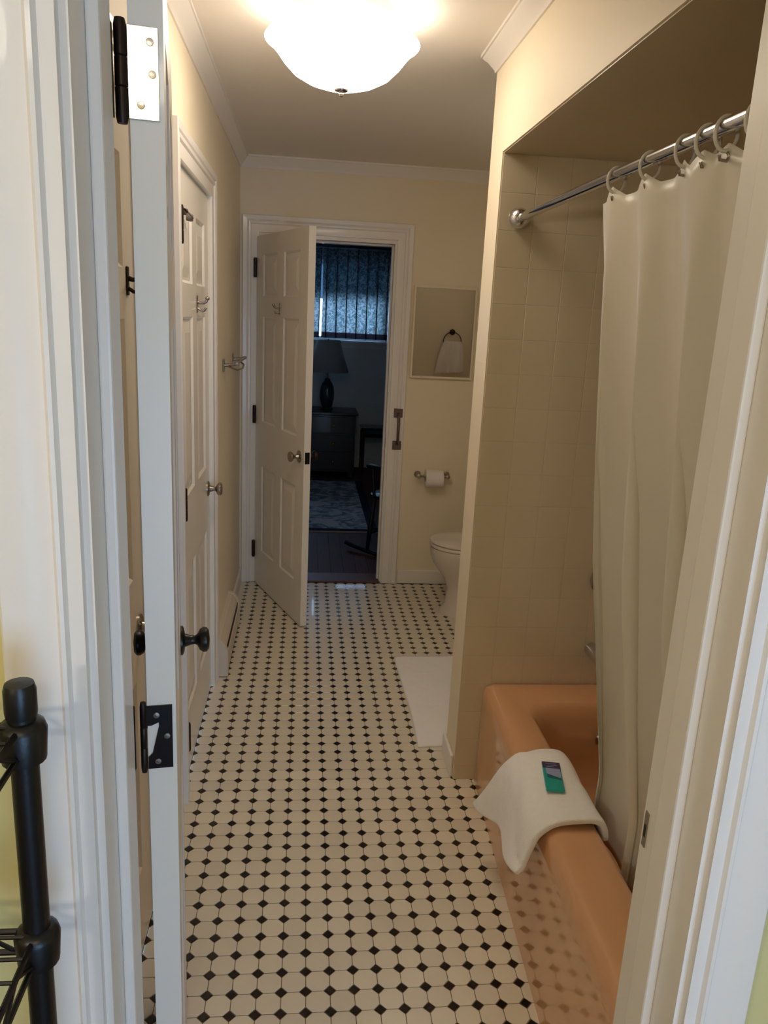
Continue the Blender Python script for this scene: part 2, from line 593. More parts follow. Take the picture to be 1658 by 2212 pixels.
# door jambs with stops
jb = empty('trim_8', ((JL + JR) / 2, YE1, 0))
struct(jb, 'white jamb lining of the near doorway')
cx, cy = (JL + JR) / 2, YE1
box('jamb_board', M['trim'], JL - 0.02 - cx, JL - cx, YE0 - cy, 0.004, 0, 2.06, jb)
box('jamb_board', M['trim'], JR - cx, JR + 0.02 - cx, YE0 - cy, 0.004, 0, 2.06, jb)
box('jamb_board', M['trim'], JL - cx, JR - cx, YE0 - cy, 0.004, 2.045, 2.06, jb)
box('door_stop_strip', M['trim'], JL - cx, JL + 0.013 - cx, -0.095, -0.050, 0, 2.045, jb, bevel=0.003)
box('door_stop_strip', M['trim'], JR - 0.013 - cx, JR - cx, -0.095, -0.050, 0, 2.045, jb, bevel=0.003)
sp = box('strike_plate', M['nickel'], JR - 0.0015 - cx, JR - cx, -0.011, -0.002, 0.928, 0.982, jb)
box('latch_hole', M['slot'], JR - 0.0018 - cx, JR - cx, -0.009, -0.004, 0.943, 0.962, jb)

jf = empty('trim_9', (0.08, YF0, 0))
struct(jf, 'white jamb lining of the bedroom doorway')
box('jamb_board', M['trim'], -0.413, -0.393, 0.0005, 0.152, 0, 2.05, jf)
box('jamb_board', M['trim'], 0.373, 0.395, 0.0005, 0.152, 0, 2.05, jf)
box('jamb_board', M['trim'], -0.393, 0.373, 0.0005, 0.152, 2.03, 2.05, jf)
box('door_stop_strip', M['trim'], 0.361, 0.373, 0.045, 0.085, 0, 2.03, jf, bevel=0.003)
box('door_stop_strip', M['trim'], -0.393, 0.361, 0.045, 0.085, 2.018, 2.03, jf, bevel=0.003)
box('strike_plate', M['nickel'], 0.3715, 0.373, 0.006, 0.03, 0.86, 0.92, jf)

# baseboards
def baseboard(name, label, x0, x1, y0, y1):
    struct(box(name, M['trim'], x0, x1, y0, y1, 0, 0.088, bevel=0.005), label)
baseboard('baseboard_far', 'white baseboard under the toilet paper holder', 0.567, XR, YF0 - 0.014, YF0)
baseboard('baseboard_left', 'white baseboard between heater and bedroom doorway', XL, XL + 0.014, 2.42, YF0)
baseboard('baseboard_partition', 'white baseboard on the end of the partition wall', XP - 0.013, XP, YP0 + 0.012, YP1 + 0.013)
baseboard('baseboard_partition_rear', 'white baseboard behind the partition by the toilet', XP, XR, YP1, YP1 + 0.013)

# ------------------------------------------------------------------ doors
PAN_Z = ((0.235, 0.752), (1.010, 1.597), (1.702, 1.925))
def six_panel(name, label, w, h, t, loc, rz, knob_side=1, panels=True):
    """local: x from hinge edge along the leaf, y thickness (centred), z up"""
    root = empty(name, loc, rz)
    tag(root, label, 'door', kind='structure')
    st, ms = 0.11, 0.10
    pw = (w - 2 * st - ms) / 2
    xs = ((st, st + pw), (st + pw + ms, w - st))
    zs = PAN_Z
    hy = t / 2
    mb = MB()
    z0 = 0.008
    # front/back frame skins as strips around the openings
    xb = [0, xs[0][0], xs[0][1], xs[1][0], xs[1][1], w]
    zb = [z0, zs[0][0], zs[0][1], zs[1][0], zs[1][1], zs[2][0], zs[2][1], h]
    for s in (-1, 1):
        for i in range(5):
            for k in range(7):
                if i in (1, 3) and k in (1, 3, 5):
                    a0, a1, c0, c1 = xb[i], xb[i + 1], zb[k], zb[k + 1]
                    e = 0.009
                    y1, y2 = s * hy, s * (hy - 0.008)
                    mb.add([(a0, y1, c0), (a1, y1, c0), (a1, y1, c1), (a0, y1, c1), (a0 + e, y2, c0 + e), (a1 - e, y2, c0 + e), (a1 - e, y2, c1 - e), (a0 + e, y2, c1 - e)],
                           [(0, 1, 5, 4), (1, 2, 6, 5), (2, 3, 7, 6), (3, 0, 4, 7)])
                else:
                    mb.add([(xb[i], s * hy, zb[k]), (xb[i + 1], s * hy, zb[k]), (xb[i + 1], s * hy, zb[k + 1]), (xb[i], s * hy, zb[k + 1])], [(0, 1, 2, 3)])
    for i in range(5):
        for z in (z0, h):
            mb.add([(xb[i], -hy, z), (xb[i + 1], -hy, z), (xb[i + 1], hy, z), (xb[i], hy, z)], [(0, 1, 2, 3)])
    for k in range(7):
        for x in (0, w):
            mb.add([(x, -hy, zb[k]), (x, hy, zb[k]), (x, hy, zb[k + 1]), (x, -hy, zb[k + 1])], [(0, 1, 2, 3)])
    mb.build('door_leaf', M['door'], root)
    for a0, a1 in xs:
        for c0, c1 in zs:
            e, f = 0.007, 0.045
            pb = MB()
            lp = []
            for ins, y in ((e, -hy + 0.009), (e + f * 0.25, -hy + 0.0085), (e + f, -hy + 0.0025), (e + f, hy - 0.0025), (e + f * 0.25, hy - 0.0085), (e, hy - 0.009)):
                lp.append([(a0 + ins, y, c0 + ins), (a1 - ins, y, c0 + ins), (a1 - ins, y, c1 - ins), (a0 + ins, y, c1 - ins)])
            # order so that the raised fields are outermost
            order = [lp[2], lp[1], lp[0], lp[5], lp[4], lp[3]]
            pb.loft(order)
            pb.build('panel', M['door'], root)
    return root

def knob(parent, x, z, side, m, t, big=1.0, name='knob'):
    """side +-1: local y direction of the knob"""
    q = (0, side, 0)
    k = MB().lathe([(0.0, 0.020), (0.010, 0.022), (0.009, 0.029), (0.012, 0.034), (0.022, 0.039), (0.0265, 0.046), (0.026, 0.053), (0.020, 0.058), (0.0, 0.060)], (x, side * t / 2, z), q, 24)
    o = k.xf(Matrix.Identity(4)).build(name, m, parent, smooth=40)
    r = MB().lathe([(0.031 * big, 0.0), (0.031 * big, 0.004), (0.026 * big, 0.007), (0.014, 0.009), (0.010, 0.022), (0.0, 0.022)], (x, side * t / 2, z), q, 24)
    r.build('rosette', m, o, smooth=40)
    return o

def hook(name, label, loc, rot_z, m, double=False):
    """wall plate in local xz plane, prong along local -y"""
    root = empty(name, loc, rot_z)
    tag(root, label, 'hook')
    MB().box(-0.009, 0.009, -0.004, 0.0, -0.030, 0.030).build('plate', m, root, bevel=0.002)
    pts = [(0, -0.002, 0.006), (0, -0.012, 0.003), (0, -0.024, 0.004), (0, -0.033, 0.009), (0, -0.036, 0.017)]
    p = MB().tube(pts, [0.006, 0.005, 0.005, 0.005, 0.005], 10).build('upper_prong', m, root, smooth=50)
    MB().lathe([(0, -0.008), (0.007, -0.004), (0.008, 0.0), (0.007, 0.004), (0, 0.008)], (0, -0.037, 0.020), (0, 0, 1), 14).build('ball_tip', m, p, smooth=60)
    pts = [(0, -0.002, -0.014), (0, -0.014, -0.022), (0, -0.026, -0.022), (0, -0.032, -0.012)]
    MB().tube(pts, 0.0042, 10).build('lower_prong', m, root, smooth=50)
    return root

def hinge_knuckle(parent, x, y, z, m, hgt=0.089, r=0.0065):
    o = MB().lathe([(r * 0.8, -hgt / 2 - 0.006), (r, -hgt / 2), (r, -hgt / 6 - 0.001), (r * 0.86, -hgt / 6), (r, -hgt / 6 + 0.001), (r, hgt / 6 - 0.001), (r * 0.86, hgt / 6), (r, hgt / 6 + 0.001), (r, hgt / 2), (r * 0.8, hgt / 2 + 0.006)], (x, y, z), (0, 0, 1), 14).build('hinge', m, parent, smooth=40)
    return o

# near entry door, swung open against the left wall
T1 = 0.035
d1 = six_panel('door_1', 'open white six panel door with a black knob beside the near doorway', 0.70, 2.03, T1, (-0.2065, -0.604, 0), R(98.5))
knob(d1, 0.64, 0.948, -1, M['black_metal'], T1, 1.0)
knob(d1, 0.64, 0.948, 1, M['black_metal'], T1, 1.0)
def door_hinge(zc, m, cut=False):
    hh = 0.044
    y0, y1 = -0.0165, 0.0175
    if not cut:
        lf = MB().box(-0.0022, 0.0004, -0.0125, 0.0185, zc - hh, zc + hh).build('hinge_leaf', m, d1, bevel=0.0006)
        scr = ((-0.004, 0.030), (-0.006, 0.0), (0.006, -0.030))
    else:
        ys = [(0.024, hh), (-0.0128, hh), (-0.0128, -hh), (0.018, -hh), (0.0175, -0.028), (0.012, -0.022), (0.0035, 0.016), (0.004, 0.021), (0.013, 0.017), (0.0175, 0.017), (0.0175, 0.014), (0.024, 0.014)]
        mb = MB()
        mb.loft([[(-0.0022, a, zc + b) for a, b in ys], [(0.0002, a, zc + b) for a, b in ys]])
        lf = mb.build('hinge_leaf', m, d1)
        scr = ((0.0065, 0.031), (-0.006, 0.001), (0.0055, -0.034))
    for a, b in scr:
        MB().lathe([(0.0042, 0), (0.0038, 0.0008), (0.0, 0.0011)], (-0.0022, a, zc + b), (-1, 0, 0), 12).build('screw', M['steel'] if not cut else M['nickel'], lf, smooth=40)
    hinge_knuckle(d1, 0.0, 0.0225 if cut else 0.025, zc, M['bronze'], 0.086, 0.0042 if cut else 0.0065)
door_hinge(1.859, M['steel'])
door_hinge(1.097, M['dark_hinge'], True)
door_hinge(0.25, M['dark_hinge'])
# jamb leaves of the two upper hinges
for z in (1.859, 1.097):
    box('hinge_leaf', M['dark_hinge'], JL - 0.0002 - cx, JL + 0.002 - cx, -0.034, 0.003, z - 0.044, z + 0.044, jb)

# near closet door in the left wall (seen through the hinge gap)
T2 = 0.035
d2 = six_panel('door_2', 'white six panel closet door glimpsed through the hinge gap', ND1 - ND0, HD, T2, (XL - 0.006 - T2 / 2, ND0, 0), R(90))
knob(d2, ND1 - ND0 - 0.062, 0.875, -1, M['nickel'], T2)
hook('robe_hook', 'small dark robe hook on the closet door behind the open entry door', (XL - 0.006, 0.262, 1.676), R(90), M['bronze'])

# far closet door in the left wall
d3 = six_panel('door_3', 'closed white six panel closet door beyond the open entry door', FD1 - FD0, HD, T2, (XL - 0.006 - T2 / 2, FD0, 0), R(90))
knob(d3, FD1 - FD0 - 0.062, 0.915, -1, M['nickel'], T2)
for z in (1.86, 1.02, 0.20):
    hk = hinge_knuckle(d3, -0.002, -T2 / 2 - 0.016, z, M['bronze'], 0.095, 0.0075)
    MB().box(0.003, 0.013, -T2 / 2 - 0.008, -T2 / 2 + 0.0005, z - 0.0475, z + 0.0475).build('hinge_leaf', M['bronze'], d3)
ds = MB().tube([(-0.002, -T2 / 2 - 0.015, 1.905), (0.02, -T2 / 2 - 0.024, 1.903), (0.05, -T2 / 2 - 0.026, 1.900)], 0.0035, 8).build('hinge_pin_stop', M['bronze'], d3, smooth=50)
MB().lathe([(0.009, 0), (0.009, 0.014), (0.006, 0.016)], (0.05, -T2 / 2 - 0.026, 1.900), (0.3, 1, 0), 14).build('stop_pad', M['rubber'], ds, smooth=40)
MB().tube([(0.02, -T2 / 2 - 0.024, 1.903), (0.20, -T2 / 2 - 0.022, 1.899)], 0.0028, 8).build('stop_rod', M['nickel'], ds, smooth=50)
MB().lathe([(0.010, 0), (0.011, 0.008), (0.008, 0.021), (0.0, 0.021)], (0.20, -T2 / 2 - 0.022, 1.899), (0, 1, 0), 14).build('stop_pad', M['rubber'], ds, smooth=40)
hook('robe_hook', 'satin robe hook on the upper middle of the far closet door', (XL - 0.006, 1.35, 1.640), R(90), M['nickel'])

# bedroom door, swung into the bathroom
T4 = 0.036
ang = math.atan2(2.36 - 3.075, -0.020 + 0.308)
d4 = six_panel('door_4', 'half open white six panel door in the bedroom doorway', 0.762, 2.025, T4, (-0.302, 3.068, 0), ang)
knob(d4, 0.762 - 0.062, 0.915, -1, M['nickel'], T4)
knob(d4, 0.762 - 0.062, 0.915, 1, M['bronze'], T4)  # dark metal stands in for the darkness that hides this knob
box('latch_plate', M['dark_hinge'], 0.7612, 0.7632, -0.0125, 0.0125, 0.885, 0.945, d4)
for z in (1.86, 1.04, 0.22):
    hinge_knuckle(d4, -0.006, -T4 / 2 - 0.008, z, M['bronze'], 0.092, 0.010)
dv = Vector((math.cos(ang), math.sin(ang), 0))
nv = Vector((dv.y, -dv.x, 0))
hp = Vector((-0.302, 3.068, 1.64)) + dv * 0.385 + nv * (T4 / 2)
hook('robe_hook', 'satin robe hook in the middle of the half open bedroom door', hp, ang, M['nickel'])

# ------------------------------------------------------------------ bathtub
def rrect(x0, x1, y0, y1, r, z, n=8, ex=10, ey=16, xf=None):
    pts = []
    def corner(cx_, cy_, a0):
        for i in range(n + 1):
            a = a0 + PI / 2 * i / n
            pts.append((cx_ + r * math.cos(a), cy_ + r * math.sin(a)))
    corner(x1 - r, y1 - r, 0)
    for i in range(1, ex):
        pts.append((x1 - r + (x0 - x1 + 2 * r) * i / ex, y1))
    corner(x0 + r, y1 - r, PI / 2)
    for i in range(1, ey):
        pts.append((x0, y1 - r + (y0 - y1 + 2 * r) * i / ey))
    corner(x0 + r, y0 + r, PI)
    for i in range(1, ex):
        pts.append((x0 + r + (x1 - x0 - 2 * r) * i / ex, y0))
    corner(x1 - r, y0 + r, 1.5 * PI)
    for i in range(1, ey):
        pts.append((x1, y0 + r + (y1 - y0 - 2 * r) * i / ey))
    out = []
    for x, y in pts:
        if xf:
            x = xf(x, y)
        out.append((x, y, z))
    return out
TY0, TY1 = -0.602, 0.951
TX1 = XR - 0.004
def skew(k):
    return lambda x, y: x + k * (y + 0.06) * (TX1 - x) / 0.77
tub = MB()
tl = [rrect(0.560, TX1, TY0, TY1, 0.006, 0.0, xf=skew(0.05)),
      rrect(0.563, TX1, TY0, TY1, 0.006, 0.05, xf=skew(0.05)),
      rrect(0.580, TX1, TY0, TY1, 0.006, 0.24, xf=skew(0.035)),
      rrect(0.586, TX1, TY0, TY1, 0.008, 0.32, xf=skew(0.03)),
      rrect(0.590, TX1, TY0, TY1, 0.012, 0.355, xf=skew(0.027)),
      rrect(0.599, TX1 - 0.003, TY0 + 0.003, TY1 - 0.003, 0.016, 0.377, xf=skew(0.025)),
      rrect(0.618, TX1 - 0.012, TY0 + 0.012, TY1 - 0.012, 0.022, 0.389, xf=skew(0.025)),
      rrect(0.640, TX1 - 0.02, TY0 + 0.03, TY1 - 0.03, 0.03, 0.392, xf=skew(0.025)),
      rrect(0.718, 1.285, -0.50, 0.815, 0.10, 0.390),
      rrect(0.730, 1.278, -0.49, 0.805, 0.10, 0.384),
      rrect(0.740, 1.270, -0.478, 0.792, 0.105, 0.368),
      rrect(0.748, 1.262, -0.465, 0.780, 0.11, 0.33),
      rrect(0.765, 1.248, -0.42, 0.760, 0.12, 0.20),
      rrect(0.790, 1.225, -0.36, 0.735, 0.14, 0.11),
      rrect(0.830, 1.190, -0.28, 0.690, 0.15, 0.075),
      rrect(0.930, 1.10, -0.05, 0.50, 0.08, 0.066)]
tub.loft(tl, True, True)
tb = empty('bathtub', (0.95, 0.17, 0))
tag(tb, 'peach enamel bathtub behind the shower curtain', 'bathtub')
tub.xf(Matrix.Translation((-0.95, -0.17, 0)))
tub.build('tub_body', M['tub'], tb, smooth=50)
MB().lathe([(0.022, 0.0), (0.024, 0.003), (0.02, 0.004), (0.0, 0.003)], (1.0 - 0.95, 0.56 - 0.17, 0.0665), (0, 0, 1), 20).build('drain', M['chrome'], tb, smooth=40)
MB().lathe([(0.032, 0.0), (0.032, 0.004), (0.026, 0.009), (0.0, 0.010)], (1.0 - 0.95, 0.756 - 0.17, 0.27), (0, -1, 0.15), 24).build('overflow_plate', M['chrome'], tb, smooth=40)

# tiled alcove walls
TS = 0.1085
def tile_wall(name, label, frame_fn, ncol, nrow, skip, plane_box):
    root = box(name, M['tilegrout'], *plane_box)
    struct(root, label)
    h, t = TS / 2 - 0.00035, 0.0030
    lp = []
    for ins, d in ((0, 0.0), (0, t - 0.0004), (0.0008, t - 0.0001), (0.002, t)):
        a = h - ins
        lp.append([(-a, d, -a), (a, d, -a), (a, d, a), (-a, d, a)])
    first = None
    for i in range(ncol):
        for k in range(nrow):
            if skip(i, k):
                continue
            loc, rz = frame_fn(i, k)
            if first is None:
                first = MB().loft(lp).build('tile', M['walltile'], root)
                o = first
            else:
                o = link_copy(first, root)
            o.location = loc
            o.rotation_euler = (0, 0, rz)
    return root
EX0 = XP + 0.003
tile_wall('wall_tile_far', 'almond tiled end wall of the bathtub alcove',
          lambda i, k: ((EX0 + TS * (i + 0.5), YP0 - 0.001, ZS - TS * (k + 0.5) - 0.001), PI),
          7, 20, lambda i, k: (ZS - TS * (k + 1) < 0.37 and i >= 1) or ZS - TS * (k + 1) < -0.01, (XP, XR - 0.004, YP0 - 0.0030, YP0, 0.0, ZS))
tile_wall('wall_tile_right', 'almond tiled long wall of the bathtub alcove behind the curtain',
          lambda i, k: ((XR - 0.001, YP0 - 0.009 - TS * (i + 0.5), ZS - TS * (k + 0.5) - 0.001), PI / 2),
          14, 16, lambda i, k: ZS - TS * (k + 1) < 0.37, (XR - 0.0030, XR, YE1 + 0.008, YP0 - 0.004, 0.0, ZS))

# tub valve and spout on the end wall
tv = empty('tub_valve', (1.015, YP0 - 0.008, 0.78))
tag(tv, 'chrome tub valve with lever peeking out beside the shower curtain', 'faucet')
MB().lathe([(0.055, 0.0), (0.054, 0.006), (0.03, 0.014), (0.022, 0.03), (0.018, 0.05), (0.0, 0.052)], (0, 0, 0), (0, -1, 0), 28).build('escutcheon', M['chrome'], tv, smooth=40)
MB().tube([(0, -0.045, 0), (0.02, -0.052, -0.03), (0.03, -0.055, -0.065)], [0.008, 0.007, 0.006], 10).build('lever', M['chrome'], tv, smooth=50)
ts = empty('tub_spout', (0.995, YP0 - 0.008, 0.52))
tag(ts, 'chrome tub spout low on the tiled end wall', 'faucet')
MB().tube([(0, 0, 0), (0, -0.06, 0), (0, -0.11, -0.006), (0, -0.135, -0.025)], [0.026, 0.025, 0.023, 0.018], 18).build('spout', M['chrome'], ts, smooth=50)

# ------------------------------------------------------------------ shower rod, rings and curtain
RX, RZ = 0.597, 1.937
rod = empty('shower_rod', (RX, 0.2, RZ))
tag(rod, 'chrome shower curtain rod spanning the bathtub alcove', 'curtain rod')
MB().lathe([(0.0125, YE1 + 0.012 - 0.2), (0.0125, YP0 - 0.012 - 0.2)], (0, 0, 0), (0, 1, 0), 20).build('rod_tube', M['chrome'], rod, smooth=40)
fl = [(0.024, 0.0), (0.029, 0.006), (0.0315, 0.016), (0.029, 0.030), (0.021, 0.041), (0.0135, 0.046), (0.0, 0.046)]
MB().lathe(fl, (0, YP0 - 0.0075 - 0.2, 0), (0, -1, 0), 24).build('end_flange', M['chrome'], rod, smooth=50)
MB().lathe(fl, (0, YE1 + 0.001 - 0.2, 0), (0, 1, 0), 24).build('end_flange', M['chrome'], rod, smooth=50)

ring_ys = [0.165, 0.002, -0.138, -0.215, -0.272, -0.36, -0.43, -0.49, -0.54]
def cur_y(s):
    """arc parameter 0..1 -> y along the rod"""
    return 0.252 - 0.80 * s
def cur_pt(s, v):
    # v 0 top .. 1 bottom
    z = 1.910 - v * (1.910 - 0.245)
    y = cur_y(s)
    lean = min(1.0, v / 0.88)
    x = RX + 0.002 + (0.803 - RX) * lean ** 1.05
    amp = 0.008 + 0.036 * min(1, v * 1.8) * (1 - 0.72 * min(1, max(0, v - 0.5) / 0.35))
    ph = 2 * PI * (s * 4.3 + 0.30) + 0.6 * math.sin(v * 2.1 + s * 5)
    x += amp * math.sin(ph) + 0.006 * math.sin(ph * 2.3 + 1.0 + v * 3) * min(1, v * 2) * (1 - 0.6 * v)
    y += 0.050 * math.cos(ph) * min(1, v * 2.5) * min(1.0, s * 9)
    # the top hem sags between rings
    yy = cur_y(s)
    d = min(abs(yy - q) for q in ring_ys)
    if v < 0.25:
        z -= min(0.022, d * 0.45) * (1 - v / 0.25) - 0.004
    # leading edge: gently wavy, slightly drawn in
    if s < 0.06:
        y += 0.010 * math.sin(v * 7.0) - 0.02 * v
    x += 0.006 * mnoise.noise(Vector((s * 9, v * 4, 3)))
    return (x, y + 0.118 * v, z)
NS, NV = 130, 70
cv = [cur_pt(i / NS, j / NV) for i in range(NS + 1) for j in range(NV + 1)]
cf = [(i * (NV + 1) + j, i * (NV + 1) + j + 1, (i + 1) * (NV + 1) + j + 1, (i + 1) * (NV + 1) + j) for i in range(NS) for j in range(NV)]
cu = MB().add(cv, cf).build('shower_curtain', M['vinyl'], smooth=180, solid=0.0012)
tag(cu, 'cream vinyl shower curtain hanging in folds into the bathtub', 'shower curtain')

ring_lab = ['white plastic curtain ring at the leading edge of the shower curtain',
            'white plastic curtain ring second from the leading edge of the curtain',
            'white plastic curtain ring third from the leading edge of the curtain',
            'white plastic curtain ring fourth from the leading edge of the curtain',
            'white plastic curtain ring fifth from the leading edge of the curtain',
            'white plastic curtain ring sixth from the leading edge of the curtain']
def ring_pts(r=0.0195, sq=1.28):
    return [(r * 0.95 * math.cos(2 * PI * k / 28), 0, r * sq * math.sin(2 * PI * k / 28)) for k in range(28)]
rm = None
for k, y in enumerate(ring_ys):
    root = empty('curtain_ring', (RX + 0.001, y, RZ - 0.0105), R(random.uniform(-18, 18)))
    lab = ring_lab[k] if k < 6 else 'white plastic curtain ring %s from the leading edge, past the right jamb' % ('seventh', 'eighth', 'ninth')[k - 6]
    tag(root, lab, 'curtain ring', 'curtain rings on the shower rod')
    if rm is None:
        a = MB().tube(ring_pts(), 0.0032, 8, closed=True).build('hoop', M['ringplastic'], root, smooth=60)
        b = MB().tube([(0.003, 0, -0.024), (0.010, 0, -0.031), (0.006, 0, -0.039), (-0.005, 0, -0.038), (-0.007, 0, -0.031)], 0.0028, 8).build('hook_tip', M['nickel'], root, smooth=60)
        rm = (a, b)
    else:
        for q in rm:
            link_copy(q, root)

# ------------------------------------------------------------------ towel on the tub rim and soap packet
def towel():
    # profile along the cloth: from inside the tub, over the rim, down the apron
    prof = [(0.757, 0.352), (0.756, 0.366), (0.753, 0.380), (0.746, 0.395), (0.733, 0.406), (0.715, 0.412), (0.69, 0.4125), (0.66, 0.412), (0.635, 0.410), (0.612, 0.404), (0.596, 0.392), (0.584, 0.374), (0.576, 0.350), (0.570, 0.32), (0.565, 0.29), (0.560, 0.26), (0.556, 0.235), (0.552, 0.21), (0.549, 0.19), (0.547, 0.17)]
    nu = len(prof)
    nv = 34
    out = []
    for j in range(nv + 1):
        t = j / nv                       # 0 near, 1 far
        y = 0.135 + 0.325 * t
        for i, (x, z) in enumerate(prof):
            u = i / (nu - 1)
            hang = max(0, (u - 0.55) / 0.45)
            # length of the hanging end: the near corner is short, the far corner hangs lower and flares out
            zz = z
            if hang > 0:
                zz = z + hang * (0.100 - 0.085 * t)
                zz -= hang * 0.010 * math.sin(t * 9)
            yy = y + hang * (0.10 * (t - 0.1))
            xx = x - hang * (0.014 * math.sin(t * 7.2 + 0.6) + 0.010 + 0.008 * t * t)
            # puffy far end over the rim
            puff = math.exp(-((t - 0.85) / 0.18) ** 2)
            zz += 0.012 * puff * (1 - hang) * max(0, 1 - abs(u - 0.3) / 0.35)
            # diagonal crease
            cr = math.exp(-(((u - 0.62) * 1.2 + (t - 0.55) * 0.55) / 0.035) ** 2) * (1 if 0.3 < u else 0)
            zz -= 0.011 * cr
            xx += 0.006 * cr * hang
            n = mnoise.noise(Vector((u * 5, t * 6, 1.7)))
            out.append((xx + 0.003 * n, yy + 0.003 * n, zz + 0.003 * n * (1 - hang)))
    fs = [(j * nu + i, j * nu + i + 1, (j + 1) * nu + i + 1, (j + 1) * nu + i) for j in range(nv) for i in range(nu - 1)]
    mb = MB().add(out, fs)
    o = mb.build('bath_towel', M['terry'], smooth=180, solid=0.018, soff=0.0)
    b = o.modifiers.new('bevel', 'BEVEL')
    b.width = 0.006
    b.segments = 3
    b.limit_method = 'ANGLE'
    b.angle_limit = R(60)
    s = o.modifiers.new('sub', 'SUBSURF')
    s.levels = s.render_levels = 1
    return o
tag(towel(), 'folded white terry towel draped over the bathtub rim', 'towel')

pk = empty('soap_packet', (0.665, 0.312, 0.4235), R(-11.5))
tag(pk, 'small teal and purple soap packet lying on the white towel', 'packet')
MB().box(-0.025, 0.025, -0.068, 0.068, 0, 0.008).build('carton', M['teal'], pk, bevel=0.0025)
MB().box(-0.0245, 0.0245, 0.034, 0.0655, 0.0078, 0.0084).build('top_band', M['plum'], pk)
MB().box(-0.0165, 0.0215, -0.010, 0.034, 0.0078, 0.0083).build('picture_panel', M['lilac'], pk)
MB().add([(-0.0165, -0.012, 0.0085), (0.0215, -0.022, 0.0085), (0.0215, -0.012, 0.0085), (-0.0165, 0.006, 0.0085)], [(0, 1, 2, 3)]).build('wave_print', M['deepteal'], pk)
for a, b, c in ((-0.016, 0.014, 0.056), (-0.010, 0.016, 0.048), (-0.014, 0.008, 0.041)):
    MB().box(a, b, c, c + 0.0022, 0.0083, 0.0086).build('print_line', M['lilac'], pk)

# ------------------------------------------------------------------ bath mat
def bath_mat():
    nx, ny = 40, 50
    x0, x1, y0, y1 = 0.436, 1.00, 1.165, 1.985
    vs_ = []
    for j in range(ny + 1):
        for i in range(nx + 1):
            u, t = i / nx, j / ny
            x = x0 + (x1 - x0) * u + 0.006 * math.sin(t * 5)
            y = y0 + (y1 - y0) * t + 0.006 * math.sin(u * 6)
            z = 0.0045 + 0.012 * max(0, mnoise.noise(Vector((x * 7, y * 5, 0.3)))) + 0.009 * max(0, mnoise.noise(Vector((x * 14 + y * 6, y * 9, 2.3))))
            if min(u, 1 - u, t, 1 - t) < 0.02:
                z = 0.004
            vs_.append((x, y, z))
    fs = [(j * (nx + 1) + i, j * (nx + 1) + i + 1, (j + 1) * (nx + 1) + i + 1, (j + 1) * (nx + 1) + i) for j in range(ny) for i in range(nx)]
    return MB().add(vs_, fs).build('bath_mat', M['terry'], smooth=180, solid=0.0075, soff=0.0)
tag(bath_mat(), 'white terry bath mat lying wrinkled on the tile floor', 'bath mat')

# ------------------------------------------------------------------ toilet
to = empty('toilet', (0.93, 2.60, 0))
tag(to, 'white porcelain toilet half hidden behind the partition wall', 'toilet')
def ell(cx_, a, b, z, n=40, pw=1.0):
    o = []
    for i in range(n):
        t = 2 * PI * i / n
        c, s = math.cos(t), math.sin(t)
        o.append((cx_ + a * (abs(c) ** pw) * (1 if c > 0 else -1), b * (abs(s) ** pw) * (1 if s > 0 else -1), z))
    return o
bw = MB()
bw.loft([ell(0.05, 0.225, 0.125, 0.0), ell(0.05, 0.222, 0.122, 0.02), ell(0.05, 0.195, 0.108, 0.06), ell(0.05, 0.185, 0.10, 0.15), ell(0.03, 0.195, 0.115, 0.22), ell(0.0, 0.225, 0.155, 0.30),
         ell(-0.005, 0.238, 0.176, 0.345), ell(-0.005, 0.242, 0.182, 0.375), ell(-0.005, 0.242, 0.182, 0.395)])
bw.build('bowl', M['porcelain'], to, smooth=50)
MB().loft([ell(0, 0.246, 0.186, 0.398), ell(0, 0.251, 0.190, 0.404), ell(0, 0.251, 0.190, 0.412), ell(0, 0.246, 0.186, 0.417)]).build('seat', M['porcelain'], to, smooth=50)
MB().loft([ell(0, 0.246, 0.186, 0.4205), ell(0, 0.252, 0.191, 0.427), ell(0, 0.250, 0.189, 0.436), ell(0, 0.235, 0.176, 0.441), ell(0, 0.10, 0.08, 0.443)]).build('lid', M['porcelain'], to, smooth=50)
MB().box(0.22, 0.405, -0.22, 0.22, 0.37, 0.74).build('tank', M['porcelain'], to, bevel=0.02, seg=4)
MB().box(0.21, 0.408, -0.23, 0.23, 0.741, 0.775).build('tank_lid', M['porcelain'], to, bevel=0.01, seg=3)
MB().tube([(0.215, -0.15, 0.68), (0.205, -0.15, 0.68), (0.200, -0.12, 0.678), (0.200, -0.09, 0.675)], 0.006, 10).build('flush_lever', M['chrome'], to, smooth=50)

# ------------------------------------------------------------------ far wall: mirror, paper holder, pull handle
mr = empty('mirror', (0.76, YF0, 1.55))
tag(mr, 'flat mirror in a slim beige frame above the toilet', 'mirror')
mw, mh = 0.185, 0.262
fr = MB()
for a, b, c, d in ((-mw, -mw + 0.012, -mh, mh), (mw - 0.012, mw, -mh, mh), (-mw + 0.012, mw - 0.012, -mh, -mh + 0.012), (-mw + 0.012, mw - 0.012, mh - 0.012, mh)):
    fr.box(a, b, -0.022, 0.0, c, d)
fr.build('mirror_frame', M['wall'], mr, bevel=0.002)
box('mirror_glass', M['mirror'], -mw + 0.012, mw - 0.012, -0.015, -0.006, -mh + 0.012, mh - 0.012, mr)

